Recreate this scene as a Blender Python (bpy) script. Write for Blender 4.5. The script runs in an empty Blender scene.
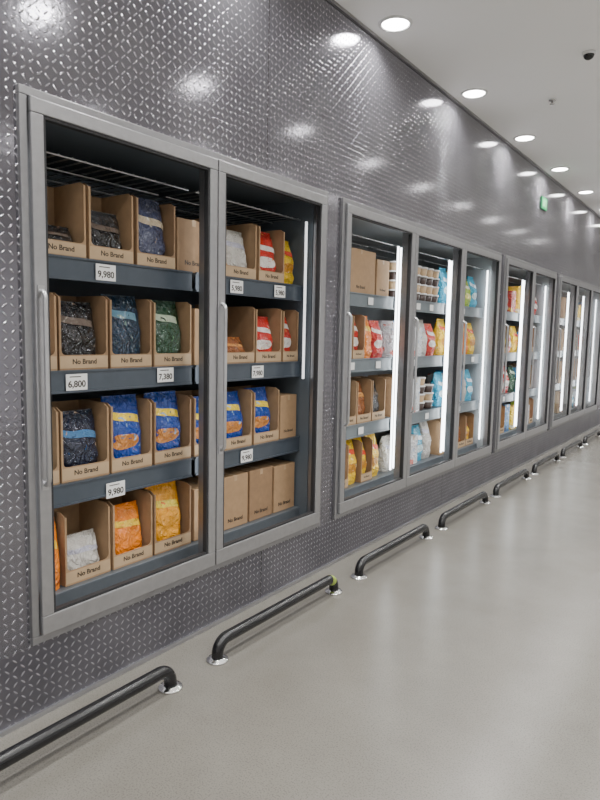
import bpy, bmesh, math, random
from mathutils import Vector, Matrix, noise
random.seed(4)
PI=math.pi
col=bpy.context.scene.collection

# ------------------------------------------------------------ materials
def newmat(name):
    m=bpy.data.materials.new(name); m.use_nodes=True
    nt=m.node_tree
    return m,nt,nt.nodes['Principled BSDF']
def pm(name,c,rough=.5,metal=0,spec=.5,emit=None,es=0,var=0,vscale=20,bump=0):
    m,nt,b=newmat(name)
    b.inputs['Base Color'].default_value=(*c,1)
    b.inputs['Roughness'].default_value=rough
    b.inputs['Metallic'].default_value=metal
    b.inputs['Specular IOR Level'].default_value=spec
    if emit:
        b.inputs['Emission Color'].default_value=(*emit,1); b.inputs['Emission Strength'].default_value=es
    if var or bump:
        tc=nt.nodes.new('ShaderNodeTexCoord'); n=nt.nodes.new('ShaderNodeTexNoise')
        n.inputs['Scale'].default_value=vscale; n.inputs['Detail'].default_value=5
        nt.links.new(tc.outputs['Object'],n.inputs['Vector'])
        if var:
            r=nt.nodes.new('ShaderNodeValToRGB')
            r.color_ramp.elements[0].position=.3; r.color_ramp.elements[1].position=.7
            r.color_ramp.elements[0].color=(*[x*(1-var) for x in c],1)
            r.color_ramp.elements[1].color=(*[min(1,x*(1+var)) for x in c],1)
            nt.links.new(n.outputs['Fac'],r.inputs['Fac']); nt.links.new(r.outputs['Color'],b.inputs['Base Color'])
        if bump:
            bp=nt.nodes.new('ShaderNodeBump'); bp.inputs['Strength'].default_value=bump; bp.inputs['Distance'].default_value=.01
            nt.links.new(n.outputs['Fac'],bp.inputs['Height']); nt.links.new(bp.outputs['Normal'],b.inputs['Normal'])
    return m
def plate_mat():
    m,nt,b=newmat('diamond_plate')
    N=nt.nodes; L=nt.links
    def M(op,a,c=None,clamp=False):
        n=N.new('ShaderNodeMath'); n.operation=op; n.use_clamp=clamp
        for i,v in enumerate((a,c)):
            if v is None: continue
            if isinstance(v,(int,float)): n.inputs[i].default_value=v
            else: L.new(v,n.inputs[i])
        return n.outputs[0]
    tc=N.new('ShaderNodeTexCoord'); sx=N.new('ShaderNodeSeparateXYZ'); L.new(tc.outputs['Object'],sx.inputs[0])
    Y,Z=sx.outputs['Y'],sx.outputs['Z']
    s=.030
    u=M('DIVIDE',Y,s); v=M('DIVIDE',Z,s)
    fu0=M('FLOOR',u); fv0=M('FLOOR',v)
    fu=M('SUBTRACT',M('SUBTRACT',u,fu0),.5); fv=M('SUBTRACT',M('SUBTRACT',v,fv0),.5)
    par=M('FLOORED_MODULO',M('ADD',fu0,fv0),2)
    sg=M('SUBTRACT',M('MULTIPLY',par,2),1)
    sv=M('MULTIPLY',fv,sg)
    a=M('MULTIPLY',M('ADD',fu,sv),1.75); c=M('MULTIPLY',M('SUBTRACT',fu,sv),5.6)
    d=M('SQRT',M('ADD',M('MULTIPLY',a,a),M('MULTIPLY',c,c)))
    h=M('SUBTRACT',1,d,True)
    h=M('POWER',h,.45)
    q=M('ABSOLUTE',M('SUBTRACT',M('FLOORED_MODULO',M('SUBTRACT',Y,2.566-1.22),2.44),1.22))
    seam=M('LESS_THAN',q,.0025)
    n3=N.new('ShaderNodeTexNoise'); n3.inputs['Scale'].default_value=40; n3.inputs['Detail'].default_value=2; L.new(tc.outputs['Object'],n3.inputs['Vector'])
    hh=M('ADD',M('SUBTRACT',h,seam),M('MULTIPLY',n3.outputs['Fac'],.12))
    bp=N.new('ShaderNodeBump'); bp.inputs['Strength'].default_value=1; bp.inputs['Distance'].default_value=.0030
    L.new(hh,bp.inputs['Height']); L.new(bp.outputs['Normal'],b.inputs['Normal'])
    ns=N.new('ShaderNodeTexNoise'); ns.inputs['Scale'].default_value=2.2; ns.inputs['Detail'].default_value=7; L.new(tc.outputs['Object'],ns.inputs['Vector'])
    r=N.new('ShaderNodeValToRGB'); r.color_ramp.elements[0].position=.3; r.color_ramp.elements[1].position=.7
    r.color_ramp.elements[0].color=(.17,.165,.19,1); r.color_ramp.elements[1].color=(.225,.22,.245,1)
    L.new(ns.outputs['Fac'],r.inputs['Fac'])
    # scuffed, duller kick zone near the floor
    low=M('SUBTRACT',1,M('MULTIPLY',M('SUBTRACT',Z,.05),2.2,True),True)
    n4=N.new('ShaderNodeTexNoise'); n4.inputs['Scale'].default_value=5; n4.inputs['Detail'].default_value=8; L.new(tc.outputs['Object'],n4.inputs['Vector'])
    dirt=M('MULTIPLY',M('MULTIPLY',low,n4.outputs['Fac']),.75)
    mx=N.new('ShaderNodeMix'); mx.data_type='RGBA'; L.new(M('MULTIPLY',h,.7),mx.inputs['Factor'])
    L.new(r.outputs['Color'],mx.inputs['A']); mx.inputs['B'].default_value=(.66,.65,.70,1)
    mx2=N.new('ShaderNodeMix'); mx2.data_type='RGBA'; L.new(seam,mx2.inputs['Factor']); L.new(mx.outputs['Result'],mx2.inputs['A']); mx2.inputs['B'].default_value=(.04,.04,.04,1)
    mx3=N.new('ShaderNodeMix'); mx3.data_type='RGBA'; L.new(dirt,mx3.inputs['Factor']); L.new(mx2.outputs['Result'],mx3.inputs['A']); mx3.inputs['B'].default_value=(.06,.06,.07,1)
    L.new(mx3.outputs['Result'],b.inputs['Base Color'])
    b.inputs['Metallic'].default_value=.75
    L.new(M('ADD',M('MULTIPLY',low,.32),.12),b.inputs['Roughness'])
    return m
def glass_mat():
    m,nt,b=newmat('door_glass')
    b.inputs['Base Color'].default_value=(.9,.9,.9,1); b.inputs['Metallic'].default_value=1; b.inputs['Roughness'].default_value=.02
    f=nt.nodes.new('ShaderNodeFresnel'); f.inputs['IOR'].default_value=1.42
    mu=nt.nodes.new('ShaderNodeMath'); mu.operation='MULTIPLY'; mu.inputs[1].default_value=.8
    nt.links.new(f.outputs[0],mu.inputs[0]); nt.links.new(mu.outputs[0],b.inputs['Alpha'])
    return m
def bagmat(name,c1,c2,c3,sc=13):
    m,nt,b=newmat(name); N=nt.nodes; L=nt.links
    tc=N.new('ShaderNodeTexCoord'); ns=N.new('ShaderNodeTexNoise'); ns.inputs['Scale'].default_value=sc; ns.inputs['Detail'].default_value=3; ns.inputs['Distortion'].default_value=.5
    L.new(tc.outputs['Object'],ns.inputs['Vector'])
    r=N.new('ShaderNodeValToRGB'); e=r.color_ramp.elements
    e[0].position=.32; e[0].color=(*c2,1); e[1].position=.37; e[1].color=(*c1,1)
    k=e.new(.63); k.color=(*c1,1); k=e.new(.67); k.color=(*c3,1)
    L.new(ns.outputs['Fac'],r.inputs['Fac']); L.new(r.outputs['Color'],b.inputs['Base Color'])
    b.inputs['Roughness'].default_value=.10; b.inputs['Specular IOR Level'].default_value=1.0
    n2=N.new('ShaderNodeTexNoise'); n2.inputs['Scale'].default_value=18; n2.inputs['Detail'].default_value=4; n2.inputs['Distortion'].default_value=1.8; L.new(tc.outputs['Object'],n2.inputs['Vector'])
    bp=N.new('ShaderNodeBump'); bp.inputs['Strength'].default_value=1; bp.inputs['Distance'].default_value=.032
    L.new(n2.outputs['Fac'],bp.inputs['Height']); L.new(bp.outputs['Normal'],b.inputs['Normal'])
    return m
PLATE=plate_mat(); GLASS=glass_mat()
def floor_mat():
    m,nt,b=newmat('polished_floor'); N=nt.nodes; L=nt.links
    tc=N.new('ShaderNodeTexCoord')
    n1=N.new('ShaderNodeTexNoise'); n1.inputs['Scale'].default_value=1.5; n1.inputs['Detail'].default_value=9; n1.inputs['Roughness'].default_value=.65; L.new(tc.outputs['Object'],n1.inputs['Vector'])
    n2=N.new('ShaderNodeTexNoise'); n2.inputs['Scale'].default_value=170; n2.inputs['Detail'].default_value=3; L.new(tc.outputs['Object'],n2.inputs['Vector'])
    r=N.new('ShaderNodeValToRGB'); r.color_ramp.elements[0].position=.3; r.color_ramp.elements[1].position=.7
    r.color_ramp.elements[0].color=(.140,.131,.113,1); r.color_ramp.elements[1].color=(.182,.172,.151,1); L.new(n1.outputs['Fac'],r.inputs['Fac'])
    r2=N.new('ShaderNodeValToRGB'); r2.color_ramp.elements[0].position=.36; r2.color_ramp.elements[1].position=.5
    r2.color_ramp.elements[0].color=(.74,.74,.74,1); r2.color_ramp.elements[1].color=(1,1,1,1); L.new(n2.outputs['Fac'],r2.inputs['Fac'])
    mx=N.new('ShaderNodeMix'); mx.data_type='RGBA'; mx.blend_type='MULTIPLY'; mx.inputs['Factor'].default_value=1
    L.new(r.outputs['Color'],mx.inputs['A']); L.new(r2.outputs['Color'],mx.inputs['B']); L.new(mx.outputs['Result'],b.inputs['Base Color'])
    b.inputs['Roughness'].default_value=.25
    return m
M_floor=floor_mat()
M_ceil=pm('ceiling_paint',(.93,.93,.92),.8,var=.01,vscale=1)
M_wall=pm('wall_paint',(.90,.90,.90),.7,var=.02,vscale=1)
M_alu=pm('brushed_aluminium',(.40,.40,.415),.30,.85,var=.05,vscale=30)
M_alud=pm('grey_frame_metal',(.30,.30,.31),.34,.8,var=.05,vscale=30)
M_gasket=pm('black_rubber',(.02,.02,.022),.6,var=.1)
M_handle=pm('satin_handle_metal',(.50,.50,.51),.28,.9,var=.04)
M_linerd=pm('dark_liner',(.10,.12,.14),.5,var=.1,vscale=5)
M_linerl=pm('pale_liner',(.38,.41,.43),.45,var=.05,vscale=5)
M_shelf=pm('shelf_metal',(.14,.16,.18),.4,.4,var=.05)
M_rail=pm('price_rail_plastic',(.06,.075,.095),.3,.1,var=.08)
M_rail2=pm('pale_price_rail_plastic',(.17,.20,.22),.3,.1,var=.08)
M_led=pm('led_tube',(1,1,1),.5,emit=(.92,.97,1),es=9,var=.01)
M_ledlow=pm('led_tube_low',(1,1,1),.5,emit=(.92,.97,1),es=1.3,var=.01)
M_ledfill=pm('led_tube_fill',(1,1,1),.5,emit=(.92,.97,1),es=4,var=.01)
M_black=pm('black_pipe_coating',(.005,.005,.006),.24,.0,var=.3,vscale=40,bump=.08)
M_chrome=pm('chrome',(.7,.7,.7),.15,1,var=.04)
M_mark=pm('yellow_green_scuff',(.25,.33,.05),.5,var=.5,vscale=60)
M_card=pm('cardboard',(.36,.23,.125),.75,var=.08,vscale=25)
M_card2=pm('dark_cardboard',(.28,.172,.092),.75,var=.1,vscale=25)
M_band=pm('pale_kraft_band',(.47,.335,.20),.7,var=.06,vscale=25)
M_tape=pm('packing_tape',(.42,.29,.17),.3,var=.05)
M_ink=pm('dark_ink',(.03,.022,.016),.6,var=.1)
M_white=pm('white_paper',(.8,.8,.79),.55,var=.02)
M_whitep=pm('white_plastic',(.75,.75,.75),.35,var=.02)
M_lens=pm('downlight_lens',(1,1,1),.5,emit=(1,.98,.94),es=30,var=.01)
M_dome=pm('smoked_dome',(.01,.01,.01),.1,var=.1)
M_green=pm('green_sign_face',(.0,.14,.04),.5,emit=(.02,.55,.15),es=.8,var=.02)
M_picto=pm('white_pictogram',(.6,.8,.6),.4,emit=(.5,.9,.6),es=.8,var=.02)
M_sign=pm('green_sign_case',(.02,.18,.08),.5,var=.05)

# ------------------------------------------------------------ mesh builder
class MB:
    def __init__(s): s.v=[]; s.f=[]; s.sm=[]; s.keep=False
    def add(s,vs,fs,smooth=False):
        o=len(s.v); s.v+= [tuple(v) for v in vs]
        for f in fs: s.f.append(tuple(i+o for i in f)); s.sm.append(smooth)
        return s
    def box(s,x0,x1,y0,y1,z0,z1):
        vs=[(x,y,z) for x in (x0,x1) for y in (y0,y1) for z in (z0,z1)]
        return s.add(vs,[(0,1,3,2),(4,6,7,5),(0,4,5,1),(2,3,7,6),(0,2,6,4),(1,5,7,3)])
    def tube(s,pts,r,n=16,cap=True):
        pts=[Vector(p) for p in pts]; rings=[]
        up=Vector((1,0,0))
        for i,p in enumerate(pts):
            t=(pts[min(i+1,len(pts)-1)]-pts[max(i-1,0)]).normalized()
            a=up-t*up.dot(t)
            if a.length<1e-3: a=Vector((0,1,0))-t*t.y
            a.normalize(); b=t.cross(a)
            rings.append([p+a*math.cos(2*PI*k/n)*r+b*math.sin(2*PI*k/n)*r for k in range(n)])
        vs=[v for rg in rings for v in rg]; fs=[]
        for i in range(len(pts)-1):
            for k in range(n):
                fs.append((i*n+k,i*n+(k+1)%n,(i+1)*n+(k+1)%n,(i+1)*n+k))
        s.add(vs,fs,True)
        if cap:
            s.add(rings[0],[tuple(range(n))[::-1]]); s.add(rings[-1],[tuple(range(n))])
        return s
    def lathe(s,prof,c=(0,0,0),n=24):
        vs=[];fs=[]
        for (r,z) in prof:
            for k in range(n): vs.append((c[0]+r*math.cos(2*PI*k/n),c[1]+r*math.sin(2*PI*k/n),c[2]+z))
        for i in range(len(prof)-1):
            for k in range(n): fs.append((i*n+k,i*n+(k+1)%n,(i+1)*n+(k+1)%n,(i+1)*n+k))
        s.add(vs,fs,True); return s
    def prism_x(s,poly,x0,x1):   # poly in (y,z)
        n=len(poly); vs=[(x0,y,z) for y,z in poly]+[(x1,y,z) for y,z in poly]
        fs=[tuple(range(n))[::-1],tuple(range(n,2*n))]+[(i,(i+1)%n,n+(i+1)%n,n+i) for i in range(n)]
        return s.add(vs,fs)
    def mesh(s,name):
        me=bpy.data.meshes.new(name); me.from_pydata(s.v,[],s.f); me.update()
        for p,q in zip(me.polygons,s.sm): p.use_smooth=q
        if not s.keep:
            bm=bmesh.new(); bm.from_mesh(me); bmesh.ops.recalc_face_normals(bm,faces=bm.faces); bm.to_mesh(me); bm.free()
        return me
def link(name,me,mat,parent=None,loc=None,bevel=0):
    if isinstance(me,MB): me=me.mesh(name)
    if not me.materials: me.materials.append(mat)
    o=bpy.data.objects.new(name,me); col.objects.link(o)
    if me.materials[0]!=mat:
        o.material_slots[0].link='OBJECT'; o.material_slots[0].material=mat
    if parent: o.parent=parent
    if loc: o.location=loc
    if bevel:
        b=o.modifiers.new('bevel','BEVEL'); b.width=bevel; b.segments=2; b.limit_method='ANGLE'
    return o
def tag(o,label,cat,group=None):
    o['label']=label; o['category']=cat
    if group: o['group']=group
    return o
def thing(name,label,cat,loc,group=None,rz=0):
    o=bpy.data.objects.new(name,None); o.empty_display_size=.05; col.objects.link(o); o.location=loc; o.rotation_euler.z=rz
    return tag(o,label,cat,group)
def struct(name,mb,mat,loc=None):
    o=link(name,mb,mat,None,loc); o['kind']='structure'; return o
_tx={}
def text_mesh(s,size,bold=False):
    k=(s,size)
    if k in _tx: return _tx[k]
    cu=bpy.data.curves.new('t','FONT'); cu.body=s; cu.size=size; cu.align_x='CENTER'; cu.align_y='CENTER'; cu.extrude=.0003
    if bold: cu.offset=size*.022
    ob=bpy.data.objects.new('t',cu); col.objects.link(ob)
    bpy.context.view_layer.update()
    dg=bpy.context.evaluated_depsgraph_get()
    me=bpy.data.meshes.new_from_object(ob.evaluated_get(dg))
    me.transform(Matrix(((0,0,1,0),(1,0,0,0),(0,1,0,0),(0,0,0,1))))
    me.materials.clear()
    bpy.data.objects.remove(ob); _tx[k]=me
    return me

# ------------------------------------------------------------ setting
CH=3.35
cabs=[(1.2155,3.107,[1.245,2.172,3.078]),
      (3.272,6.165,[3.302,4.243,5.19,6.135]),
      (6.285,8.25,[6.315,7.27,8.22]),
      (8.40,11.29,[8.43,9.37,10.31,11.26])]
FZ0,FZ1=.295,2.29
w=MB(); Y0,Y1=-3,15
w.box(-.05,0,Y0,Y1,FZ1-.01,CH); w.box(-.05,0,Y0,Y1,0,FZ0+.01)
prev=Y0
for a,b,_ in cabs:
    w.box(-.05,0,prev,a+.01,FZ0+.01,FZ1-.01); prev=b-.01
w.box(-.05,0,prev,Y1,FZ0+.01,FZ1-.01)
struct('wall_left',w,PLATE)
struct('floor',MB().box(-1,7,Y0,Y1,-.1,0),M_floor)
struct('ceiling',MB().box(-1,7,Y0,Y1,CH,CH+.1),M_ceil)
struct('wall_right',MB().box(7,7.1,Y0,Y1,0,CH),M_wall)
struct('wall_far',MB().box(0,7,Y1,Y1+.1,0,CH),M_wall)
struct('wall_near',MB().box(0,7,Y0-.1,Y0,0,CH),M_wall)
struct('baseboard_left',MB().box(0,.012,Y0,Y1,0,.018),M_alu)
struct('trim_1',MB().box(0,.012,Y0,Y1,CH-.02,CH),M_alud)

# ------------------------------------------------------------ freezer cabinets
SH=[1.75,1.30,.84,.40]
ords=['nearest','second','third','fourth','fifth','sixth','seventh','eighth','ninth','tenth']
doors=[]
for ci,(a,b,bd) in enumerate(cabs):
    lab=['two-door glass freezer cabinet nearest the camera, dim inside with brown cartons',
         'three-door glass freezer cabinet, brightly lit, just beyond the nearest two-door one',
         'two-door glass freezer cabinet between the two three-door cabinets',
         'farthest three-door glass freezer cabinet at the end of the row'][ci]
    t=thing('freezer_cabinet',lab,'freezer',(0,a,0),'built-in glass-door freezer cabinets')
    W=b-a
    fr=MB()
    fr.box(-.06,.02,0,W,FZ1-.03,FZ1); fr.box(-.06,.02,0,W,FZ0,FZ0+.03)
    fr.box(-.06,.02,0,.029,FZ0+.03,FZ1-.03); fr.box(-.06,.02,W-.029,W,FZ0+.03,FZ1-.03)
    link('outer_frame',fr,M_alud,t,bevel=.003)
    # inside lining
    ln=MB(); i0,i1=.032,W-.032; th=.02; xb=-.85; zt=FZ1-.035; zb=FZ0+.035
    ln.box(xb-th,xb,i0-th,i1+th,zb-th,zt+th)
    ln.box(xb,-.061,i0-th,i0,zb,zt); ln.box(xb,-.061,i1,i1+th,zb,zt)
    ln.box(xb,-.061,i0-th,i1+th,zt,zt+th); ln.box(xb,-.061,i0-th,i1+th,zb-th,zb)
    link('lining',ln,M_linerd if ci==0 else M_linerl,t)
    link('floor_deck',MB().box(-.8,-.115,i0+.002,i1-.002,zb+.001,.40),M_shelf,t,bevel=.004)
    for m_ in bd[1:-1]:
        y=m_-a
        link('mullion',MB().box(-.06,-.012,y-.028,y+.028,FZ0+.03,FZ1-.03),M_alud,t)
    for k in range(len(bd)-1):
        d0,d1=bd[k]-a+.003,bd[k+1]-a-.003
        di=len(doors); doors.append((bd[k],bd[k+1],ci))
        # door
        z0,z1=.327,2.258
        fm=MB(); st=.048
        fm.box(.001,.036,d0,d1,z1-.052,z1); fm.box(.001,.036,d0,d1,z0,z0+.072)
        fm.box(.001,.036,d0,d0+st,z0+.072,z1-.052); fm.box(.001,.036,d1-st,d1,z0+.072,z1-.052)
        dr=link('door',fm,M_alu,t,bevel=.004)
        gk=MB(); e=.01
        gk.box(.006,.03,d0+st,d1-st,z1-.052-e,z1-.052); gk.box(.006,.03,d0+st,d1-st,z0+.072,z0+.072+e)
        gk.box(.006,.03,d0+st,d0+st+e,z0+.072+e,z1-.052-e); gk.box(.006,.03,d1-st-e,d1-st,z0+.072+e,z1-.052-e)
        link('gasket',gk,M_gasket,dr)
        if di>=7:
            gp=MB(); gp.keep=True
            gp.add([(.018,d0+st,z0+.072),(.018,d1-st,z0+.072),(.018,d1-st,z1-.052),(.018,d0+st,z1-.052)],[(0,1,2,3)])
            link('glass_pane',gp,GLASS,dr)
        h=MB(); hy=d0+.022; so=.026
        pts=[(.037,hy,.90)]+[(.037+so*math.sin(q),hy,.90+.025*(1-math.cos(q))) for q in (PI/8,PI/4,3*PI/8,PI/2)]
        pts+=[(.037+so,hy,1.25)]
        pts+=[(.037+so*math.sin(q),hy,1.60-.025*(1-math.cos(q))) for q in (PI/2,3*PI/8,PI/4,PI/8)]+[(.037,hy,1.60)]
        h.tube(pts,.009,12)
        h.box(.036,.040,hy-.013,hy+.013,.88,.92); h.box(.036,.040,hy-.013,hy+.013,1.58,1.62)
        link('handle',h,M_handle,dr)
        # shelves
        for si,sz in enumerate(SH[:3]):
            sb=MB().box(-.78,-.131,d0+.012,d1-.012,sz-.014,sz)
            s=link('shelf',sb,M_shelf,t)
            rl=MB().prism_x([(d0+.01,sz-.088),(d1-.01,sz-.088),(d1-.01,sz+.004),(d0+.01,sz+.004)],-.13,-.124)
            rl.box(-.124,-.118,d0+.01,d1-.01,sz-.088,sz-.08); rl.box(-.124,-.118,d0+.01,d1-.01,sz-.004,sz+.004)
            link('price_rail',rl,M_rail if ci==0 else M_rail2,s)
        # top wire rack
        wr=MB()
        for q in range(15): 
            y=d0+.04+q*(d1-d0-.08)/14; wr.tube([(-.75,y,2.14),(-.14,y,2.14)],.003,6)
        for x in (-.14,-.35,-.55,-.75): wr.tube([(x,d0+.02,2.135),(x,d1-.02,2.135)],.004,6)
        link('wire_rack',wr,M_handle,t)
        # slim led bars just behind both door stiles
        if not (ci==0 and k==0):
            ym=d1-.034
            link('light_tube',MB().box(-.090,-.080,ym-.006,ym+.006,1.2 if ci==0 else .45,2.12),M_ledlow if ci==0 else M_led,t)
        ym=d0+.036  # near-side bar, hidden behind the frame, added to brighten the inside
        link('light_tube',MB().box(-.105,-.085,ym-.010,ym+.010,.45,2.12),M_ledfill if ci==0 else M_led,t)

# ------------------------------------------------------------ products
_mc={}
LIP=.062
def carton_mesh(w,d,h,lip):
    k=('c',w,d,h)
    if k in _mc: return _mc[k]
    t=.004; m=MB()
    m.box(-d/2,d/2,-w/2,w/2,0,t); m.box(-d/2,-d/2+t,-w/2,w/2,t,h)
    for s in (-1,1):
        y0,y1=sorted((s*w/2,s*(w/2-t)))
        poly=[(-d/2+t,t),(d/2-t,t),(d/2-t,h*.95),(d/2-.03,h),(-d/2+t,h)]
        n=len(poly)
        m.add([(x,y0,z) for x,z in poly]+[(x,y1,z) for x,z in poly],[tuple(range(n)),tuple(range(n,2*n))]+[(i,(i+1)%n,n+(i+1)%n,n+i) for i in range(n)])
    hw=w/2; inn=hw-.009
    N=8; cut=[]; r=.02
    for i in range(N+1):
        q=PI*i/(2*N); cut.append((-inn+r*(1-math.cos(q)),lip+r*(1-math.sin(q))))
    strip=[(-inn,h*.95)]+cut
    for s in (-1,1):
        vs=[];fs=[]
        for (y,z) in strip:
            vs+= [(d/2-t,-s*y,z),(d/2,-s*y,z),(d/2-t,s*hw,z),(d/2,s*hw,z)]
        n=len(strip)
        for i in range(n-1):
            a,b=i*4,(i+1)*4
            fs+=[(a+1,a+3,b+3,b+1),(a,b,b+2,a+2),(a,a+1,b+1,b),(a+2,b+2,b+3,a+3)]
        m.add(vs,fs)
    m.box(d/2-t,d/2,-hw,hw,t,lip)
    _mc[k]=m.mesh('carton'); return _mc[k]
def bag_fn(w,d,h,seed):
    def f(q,v):
        prof=(1-v**6)*(.66+.34*math.sin(PI*min(1,v*1.1+.12)))
        hw=w/2*(1-.05*math.sin(PI*v)-.05*(v>.95))
        hd=max(.003,d/2*prof)
        c,s=math.cos(q),math.sin(q)
        y=hw*math.copysign(abs(c)**.5,c); x=hd*math.copysign(abs(s)**.7,s)
        n=noise.noise(Vector((y*14+seed*7,v*5,seed+ (1 if s>0 else 3))))
        n2=noise.noise(Vector((y*45+seed*3,v*9,seed*5+2)))
        x+=(n*.014+n2*.005)*(1-v**4)*abs(s)*min(1,v*6); z=v*h*(1+.03*noise.noise(Vector((y*10,seed,0)))*v)
        return x,y,z
    return f
def bag_meshes(w,d,h,seed):
    k=('b',w,d,h,seed)
    if k in _mc: return _mc[k]
    f=bag_fn(w,d,h,seed); m=MB(); nq,nv=48,24; vs=[];fs=[]
    for j in range(nv+1):
        for i in range(nq): vs.append(f(2*PI*i/nq,j/nv))
    for j in range(nv):
        for i in range(nq): fs.append((j*nq+i,j*nq+(i+1)%nq,(j+1)*nq+(i+1)%nq,(j+1)*nq+i))
    m.add(vs,fs,True); m.add(vs[:nq],[tuple(range(nq))]); m.add(vs[-nq:],[tuple(range(nq))])
    p=MB(); vs=[];fs=[]; a0,a1,v0,v1=.75+.12*seed,PI-.9+.1*seed,.56+.03*seed,.67+.03*seed
    n1,n2=16,8
    for j in range(n2+1):
        for i in range(n1+1):
            vv=v0+(v1-v0)*j/n2+.10*(i/n1)
            x,y,z=f(a0+(a1-a0)*i/n1,vv); vs.append((x+.0025,y,z))
    for j in range(n2):
        for i in range(n1): fs.append((j*(n1+1)+i,j*(n1+1)+i+1,(j+1)*(n1+1)+i+1,(j+1)*(n1+1)+i))
    p.add(vs,fs,True)
    g=MB(); vs=[];fs=[]; n3,n4=6,24
    for j in range(n3+1):
        for i in range(n4):
            rr=j/n3+.001; aa=2*PI*i/n4
            x,y,z=f(PI/2+.20+.62*rr*math.cos(aa),.38+.11*rr*math.sin(aa)); vs.append((x+.0025,y,z))
    for j in range(n3):
        for i in range(n4): fs.append((j*n4+i,j*n4+(i+1)%n4,(j+1)*n4+(i+1)%n4,(j+1)*n4+i))
    g.add(vs,fs,True)
    s=MB().box(-.0035,.0035,-w/2*.93,w/2*.93,h*.955,h*1.0+.006)
    _mc[k]=(m.mesh('bag'),p.mesh('printed_panel'),s.mesh('seal'),g.mesh('food_picture')); return _mc[k]
K={ # key: (words, base, blotch a, blotch b, panel colour)
 'black':('black',(.015,.015,.017),(.10,.06,.04),(.25,.2,.15),(.12,.09,.07)),
 'tan':('navy and tan',(.06,.07,.13),(.55,.42,.28),(.75,.7,.6),(.6,.5,.35)),
 'teal':('dark blue-green',(.008,.03,.06),(.02,.10,.06),(.2,.3,.25),(.10,.22,.30)),
 'green':('dark green',(.008,.055,.018),(.3,.4,.25),(.02,.05,.02),(.5,.58,.42)),
 'blue':('blue and orange',(.006,.055,.33),(.65,.25,.05),(.3,.5,.75),(.9,.65,.04)),
 'night':('black and blue',(.008,.015,.04),(.02,.12,.28),(.35,.25,.15),(.04,.16,.35)),
 'orange':('orange and yellow',(.9,.24,.008),(.95,.45,.02),(.5,.07,.01),(.95,.6,.04)),
 'gold':('golden orange',(.95,.40,.01),(.95,.62,.03),(.8,.18,.01),(.95,.7,.05)),
 'amber':('brown and orange',(.30,.10,.03),(.8,.32,.05),(.10,.05,.02),(.7,.3,.07)),
 'white':('whitish',(.55,.53,.49),(.38,.29,.2),(.8,.8,.8),(.5,.5,.6)),
 'red':('red and white',(.6,.03,.02),(.85,.8,.75),(.85,.4,.08),(.85,.8,.75)),
 'yellow':('bright yellow',(.92,.58,.02),(.65,.28,.02),(.9,.85,.5),(.85,.08,.03)),
 'cyan':('light blue',(.05,.42,.65),(.65,.85,.9),(.02,.2,.5),(.8,.9,.95)),
 'lime':('yellow-green',(.35,.52,.04),(.85,.8,.2),(.08,.3,.03),(.85,.85,.6)),
 'pink':('pink and white',(.75,.25,.32),(.85,.8,.8),(.6,.08,.15),(.9,.85,.85)),
}
KM={k:(bagmat('pouch_film_'+k,*v[1:4]),bagmat('pouch_print_'+k,v[4],v[1],v[3],26),bagmat('pouch_picture_'+k,v[2],v[3],v[1],34)) for k,v in K.items()}
PIC={'blue','red','yellow','cyan','lime','pink'}
shn=['top','second','third','bottom']
nm=['first','second','third','fourth','fifth','sixth','seventh','eighth']
cnt={}
def dooridx(y):
    for i,(a,b,_) in enumerate(doors):
        if a<=y<b: return i
    return len(doors)-1
def where(y,si):
    di=dooridx(y); k=(di,si); n=cnt.get(k,0); cnt[k]=n+1
    return nm[n],f"{shn[si]} shelf, {ords[di]} freezer door"
def make_bag(x,y,z,w,d,h,key,label,rz=0):
    seed=random.randint(0,3)
    bm_,pn,sl,pc=bag_meshes(round(w,3),d,h,seed)
    t=thing('frozen_food_pouch',label,'food pouch',(x,y,z),'frozen food pouches on the freezer shelves',rz)
    link('bag',bm_,KM[key][0],t); link('printed_panel',pn,KM[key][1],t); link('seal',sl,KM[key][0],t)
    if key in PIC: link('food_picture',pc,KM[key][2],t)
def carton(y0,w,si,key,h=.31,bh=.25):
    yc=y0+w/2; n,wh=where(yc,si); z=SH[si]+.0015; rz=random.uniform(-.015,.015); d=.22; x=-.142-d/2
    t=thing('display_carton',f"open carton with {K[key][0]} pouch, {n} from left, {wh}",'carton',(x,yc,z),'open cartons on the freezer shelves',rz)
    link('body',carton_mesh(round(w,3),d,h,LIP),M_card if random.random()<.6 else M_card2,t)
    link('front_band',MB().box(d/2+.0001,d/2+.0005,-w/2+.002,w/2-.002,.008,LIP-.004),M_band,t)
    link('printed_name',text_mesh('No Brand',.029 if w>.19 else .024 if w>.16 else .019,True),M_ink,t,(d/2+.0010,0,.034))
    make_bag(x+.014,yc,z+.0055,w-.024,.14,bh,key,f"{K[key][0]} frozen pouch inside {n} carton from left, {wh}",rz)
def closed(y0,w,si,h=.26,colr=None,words='plain brown'):
    yc=y0+w/2; n,wh=where(yc,si); z=SH[si]+.0015; d=.22
    t=thing('cardboard_box',f"{words} closed cardboard box, {n} from left, {wh}",'box',(-.144-d/2,yc,z),'closed boxes on the freezer shelves',random.uniform(-.012,.012) if w<.3 else 0)
    link('body',MB().box(-d/2,d/2,-w/2,w/2,0,h),colr or M_card,t,bevel=.003)
    link('tape',MB().box(-d/2-.0008,d/2+.0008,-.012,.012,h-.03,h+.0008),M_tape,t)
    if colr is None or colr is M_card2: link('printed_name',text_mesh('No Brand',.030 if w>.19 else .022,True),M_ink,t,(d/2+.0006,0,.045))
def pouch(y0,w,si,key,h=.26,x=-.225):
    yc=y0+w/2; n,wh=where(yc,si)
    make_bag(x,yc,SH[si]+.0015,w,.13,h,key,f"{K[key][0]} frozen pouch standing free, {n} from left, {wh}")
tubm={}
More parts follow.
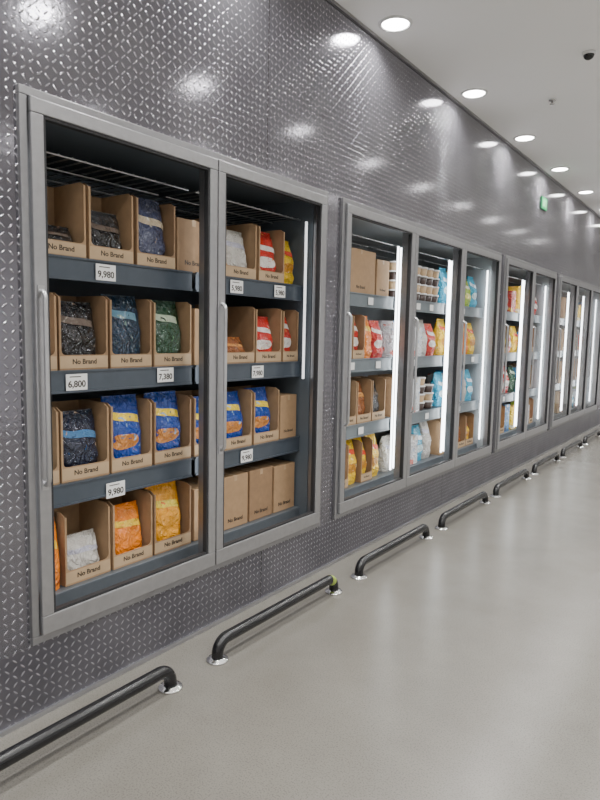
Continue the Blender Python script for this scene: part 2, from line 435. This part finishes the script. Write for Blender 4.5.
def tub_meshes():
    if not tubm:
        r=.052;h=.062
        tubm['b']=MB().lathe([(0,0),(r*.78,0),(r*.8,.003),(r,h),(r-.002,h),(0,h-.003)]).mesh('tub')
        tubm['l']=MB().lathe([(r*1.05,h-.004),(r*1.06,h+.006),(r,h+.008),(0,h+.008)]).mesh('lid')
    return tubm
TM=[pm('dark_tub_plastic',(.05,.03,.025),.35,var=.2),pm('tan_tub_paper',(.5,.35,.2),.5,var=.2)]
def tubs(y0,w,si,n=4):
    tm=tub_meshes(); yc=y0+w/2; o,wh=where(yc,si)
    for k in range(n):
        lv='lowest' if k==0 else 'topmost' if k==n-1 else ['','second','third'][k]+' from bottom'
        t=thing('food_tub',f"{lv} white-lidded tub, {o} stack, {wh}",'tub',(-.20,yc,SH[si]+.0015+k*.0705),'stacked white-lidded tubs')
        link('cup',tm['b'],TM[k%2],t); link('lid',tm['l'],M_whitep,t)
XM={'white':bagmat('white_carton_board',(.72,.74,.76),(.2,.35,.6),(.75,.2,.15),14),'yellow':bagmat('yellow_carton_board',(.85,.55,.04),(.3,.12,.04),(.85,.8,.6),14),
    'blue':bagmat('blue_carton_board',(.08,.25,.5),(.7,.75,.8),(.02,.08,.25),14),'red':bagmat('red_carton_board',(.6,.05,.04),(.85,.75,.6),(.85,.5,.1),14)}
# nearest cabinet, placed one by one
carton(1.36,.225,0,'black',bh=.12); carton(1.60,.225,0,'black',bh=.21); carton(1.845,.225,0,'tan',bh=.31); closed(2.085,.215,0,.25,M_card2,'dark brown')
carton(2.41,.25,0,'white',bh=.25); carton(2.68,.23,0,'red',bh=.28); pouch(2.925,.13,0,'yellow')
carton(1.258,.185,1,'amber',bh=.27); carton(1.455,.23,1,'black',bh=.27); carton(1.70,.225,1,'teal',bh=.31); carton(1.94,.235,1,'green',bh=.30); closed(2.20,.195,1,.28)
carton(2.415,.24,1,'amber',bh=.13); carton(2.67,.225,1,'red',bh=.25); carton(2.91,.15,1,'red',bh=.28)
carton(1.258,.185,2,'night',bh=.28); carton(1.455,.23,2,'night',bh=.27); carton(1.70,.225,2,'blue',bh=.32); carton(1.94,.235,2,'blue',bh=.32); carton(2.20,.195,2,'blue',bh=.28)
carton(2.415,.225,2,'blue',bh=.29); carton(2.66,.225,2,'blue',bh=.30); closed(2.90,.16,2,.26)
pouch(1.27,.18,3,'orange',.29,-.19); carton(1.46,.225,3,'white',bh=.17); carton(1.70,.225,3,'orange',bh=.25); carton(1.94,.235,3,'gold',bh=.30); closed(2.20,.195,3,.27)
closed(2.41,.205,3,.29); closed(2.63,.205,3,.29,M_card2); closed(2.85,.205,3,.28)
# other doors
def fill(di,si,items):
    a,b,_=doors[di]; y=a+.06; W=(b-a-.10); n=len(items); p=W/n
    for i,it in enumerate(items):
        k=it[0]; y0=y+i*p; w_=round(p-.010,3)
        if k=='C': carton(y0,w_,si,it[1],bh=random.choice((.26,.28,.30)))
        elif k=='B': closed(y0,w_,si,random.choice((.24,.27)))
        elif k=='P': pouch(y0,w_,si,it[1],random.choice((.27,.30,.32)))
        elif k=='X': closed(y0,w_,si,random.choice((.24,.28,.31)),XM[it[1]],it[1])
        elif k=='T': tubs(y0,p,si,it[1])
closed(3.37,.19,0,.29,XM['yellow'],'yellow'); closed(3.58,.40,0,.30); closed(4.0,.19,0,.26)
fill(2,1,[('P','red'),('C','yellow'),('C','red'),('P','orange'),('P','red')])
fill(2,2,[('C','amber'),('C','black'),('C','amber'),('C','black')]); fill(2,3,[('P','yellow'),('C','yellow'),('P','yellow'),('C','yellow'),('P','yellow')])
fill(3,0,[('T',4)]*7); fill(3,1,[('X','white'),('P','cyan'),('X','white'),('P','white'),('P','red')])
fill(3,2,[('C','amber'),('C','black'),('X','white'),('T',4),('T',3)]); fill(3,3,[('P','white'),('P','lime'),('X','white'),('P','cyan'),('P','white')])
fill(4,0,[('P','cyan'),('P','yellow'),('P','cyan'),('P','lime'),('P','cyan')]); fill(4,1,[('P','yellow'),('P','green'),('P','lime'),('P','orange'),('P','yellow')])
fill(4,2,[('P','cyan'),('X','white'),('X','blue'),('P','white'),('P','cyan')]); fill(4,3,[('C','amber'),('C','white'),('C','amber'),('C','yellow')])
pool=['yellow','orange','white','green','pink','red','cyan','lime','white','amber']
for di in range(5,10):
    for si in range(4):
        its=[]
        for q in range(5):
            r=random.random()
            its.append(('P',random.choice(pool)) if r<.55 else ('X',random.choice(['white','yellow','white','red','blue'])) if r<.8 else ('C',random.choice(pool)))
        fill(di,si,its)

# price cards
cards={}
def price(y,si,txt,dz=0,w=.098,h=.066):
    di=dooridx(y); key=(di,si,txt); n=cards.get(key,0); cards[key]=n+1
    pos='' if n==0 else ', farther one'
    lb=(f"white price card reading {txt}{pos}" if txt else f"small white price card{pos}")+f" on {shn[si]} shelf rail, {ords[di]} freezer door"
    t=thing('price_card',lb,'price card',(-.1165,y,SH[si]-.045+dz),'white price cards on the shelf rails')
    link('card',MB().box(-.0008,.0008,-w/2,w/2,-h/2,h/2),M_white,t)
    if txt:
        link('price_text',text_mesh(txt,.037,True),M_ink,t,(.0012,0,-.009))
        link('price_line',MB().box(.0009,.0013,-w*.34,w*.20,h*.30,h*.36),M_ink,t)
price(1.66,0,'9,980'); price(1.513,1,'6,800'); price(1.985,1,'7,380',.01); price(1.698,2,'9,980',-.02)
price(2.474,0,'5,980'); price(2.84,0,'5,980'); price(2.654,1,'7,980'); price(2.57,2,'9,980')
for y,si in ((3.88,0),(3.65,1),(4.02,1),(3.8,2),(4.65,0),(4.9,0),(4.6,1),(4.9,2),(5.6,0),(5.9,1),(5.6,2),(6.8,0),(6.9,2),(7.8,1),(9.0,0),(9.9,1)):
    price(y,si,'',0,.07,.05)

# ------------------------------------------------------------ guard rails
def path(L,z,r,n=8):
    p=[(0,0,.0),(0,0,z-r)]
    for i in range(1,n+1):
        q=PI/2*i/n; p.append((0,r*(1-math.cos(q)),z-r+r*math.sin(q)))
    for k in range(1,6): p.append((0,r+(L-2*r)*k/6,z))
    for i in range(0,n+1):
        q=PI/2*i/n; p.append((0,L-r+r*math.sin(q),z-r+r*math.cos(q)))
    p.append((0,L,0)); return p
pipe=MB().tube(path(.96,.088,.06),.0265,20).mesh('pipe')
fl=MB().lathe([(.0275,.016),(.034,.016),(.037,.012),(.046,.010),(.050,.006),(.050,0),(.0275,0),(.0275,.016)],n=28).mesh('flange')
for k in range(9):
    lab=f"{['nearest','second','third','fourth','fifth','sixth','seventh','eighth','ninth'][k]} black bent-pipe guard rail from the camera, on floor below freezers"
    if k==0: lab='black guard rail cut off by the left edge of the photo'
    if k==1: lab='black bent-pipe floor guard rail with yellow-green scuff at its far bend'
    t=thing('guard_rail',lab,'guard rail',(.25,.72+1.24*k,0),'black pipe guard rails along the freezers')
    link('pipe',pipe,M_black,t); link('flange',fl,M_chrome,t,(0,0,0)); link('flange',fl,M_chrome,t,(0,.96,0))
    if k==1:
        pp=path(.96,.088,.06)[-9:-5]
        link('paint_scuff',MB().tube(pp,.0270,20,False),M_mark,t)

# ------------------------------------------------------------ ceiling fittings
ring=MB().lathe([(.082,-.004),(.086,-.010),(.100,-.008),(.104,0),(.082,0)],n=32).mesh('trim_ring')
lm=MB(); lm.keep=True; lm.add([(.081*math.cos(-2*PI*k/24),.081*math.sin(-2*PI*k/24),-.004) for k in range(24)],[tuple(range(24))])
lens=lm.mesh('lens')
ld=bpy.data.lights.new('downlight_lamp','AREA'); ld.shape='DISK'; ld.size=.15; ld.energy=15.5; ld.color=(1,.985,.965); ld.spread=math.radians(140)
rows=(.175,1.5,2.85,4.2,5.6)
for ri,x in enumerate(rows):
    for k in range(-4,8):
        y=3.56+1.31*k
        if ri==0 and 0<=k<=4:
            lb=f"{['nearest','second','third','fourth','fifth'][k]} round white downlight from the camera, in ceiling row beside the metal wall"
        else: lb='round recessed white ceiling downlight outside the photo'
        t=thing('ceiling_downlight',lb,'ceiling light',(x,y,CH),'round ceiling downlights')
        link('trim_ring',ring,M_whitep,t); link('lens',lens,M_lens,t)
        lo=bpy.data.objects.new('lamp',ld); col.objects.link(lo); lo.parent=t; lo.location=(0,0,-.006)
t=thing('security_camera','small dark dome security camera on the ceiling, upper right','security camera',(1.055,4.60,CH))
link('base',MB().lathe([(0,0),(.042,0),(.042,-.015),(.036,-.018),(0,-.018)]),M_whitep,t)
link('dome',MB().lathe([(.034,-.018)]+[(.034*math.cos(q),-.018-.03*math.sin(q)) for q in (.3,.6,.9,1.2,1.5)]+[(0,-.048)]),M_dome,t)
t=thing('sprinkler_head','tiny fire sprinkler head hanging from the ceiling right of the downlights','sprinkler',(.64,5.33,CH))
link('escutcheon',MB().lathe([(0,0),(.03,0),(.026,-.008),(0,-.008)]),M_chrome,t)
link('nozzle',MB().lathe([(0,-.008),(.007,-.008),(.007,-.03),(.018,-.032),(.018,-.035),(0,-.035)]),M_chrome,t)
t=thing('exit_sign','small glowing green exit sign high on the patterned metal wall','exit sign',(.001,7.54,3.0))
link('housing',MB().box(0,.015,-.11,.11,-.068,.068),M_sign,t,bevel=.003)
link('face',MB().box(.0152,.0165,-.105,.105,-.063,.063),M_green,t)
pg=MB(); X0,X1=.0167,.0175
pg.box(X0,X1,.03,.034,-.04,.04); pg.box(X0,X1,.034,.065,.036,.04); pg.box(X0,X1,.061,.065,-.04,.04)
pg.prism_x([(-.03+.009*math.cos(q*PI/6),.034+.009*math.sin(q*PI/6)) for q in range(12)],X0,X1)
pg.prism_x([(-.045,.02),(-.03,.024),(-.018,.0),(-.03,-.006)],X0,X1)
pg.prism_x([(-.03,-.004),(-.018,.0),(0,-.03),(-.008,-.036)],X0,X1)
pg.prism_x([(-.03,-.006),(-.022,-.002),(-.05,-.036),(-.058,-.03)],X0,X1)
pg.prism_x([(-.032,.02),(-.028,.014),(-.004,.004),(-.002,.01)],X0,X1)
link('pictogram',pg,M_picto,t)

# ------------------------------------------------------------ world + camera
wd=bpy.data.worlds.new('w'); bpy.context.scene.world=wd; wd.use_nodes=True
wd.node_tree.nodes['Background'].inputs[0].default_value=(.5,.5,.52,1); wd.node_tree.nodes['Background'].inputs[1].default_value=.3
f=625.0
dy=Vector((457,57,-f)).normalized()
dz=Vector((123,(f*f-457*123)/57,f)).normalized()
dx=dy.cross(dz)
R=Matrix((dx,dy,dz))   # rows: world axes in camera coords
cam=bpy.data.cameras.new('camera'); co=bpy.data.objects.new('camera',cam); col.objects.link(co)
co.matrix_world=Matrix.Translation((2.1,0,1.47))@R.to_4x4()
cam.sensor_fit='VERTICAL'; cam.sensor_height=36; cam.sensor_width=36; cam.lens=36*f/800; cam.clip_start=.02
bpy.context.scene.camera=co
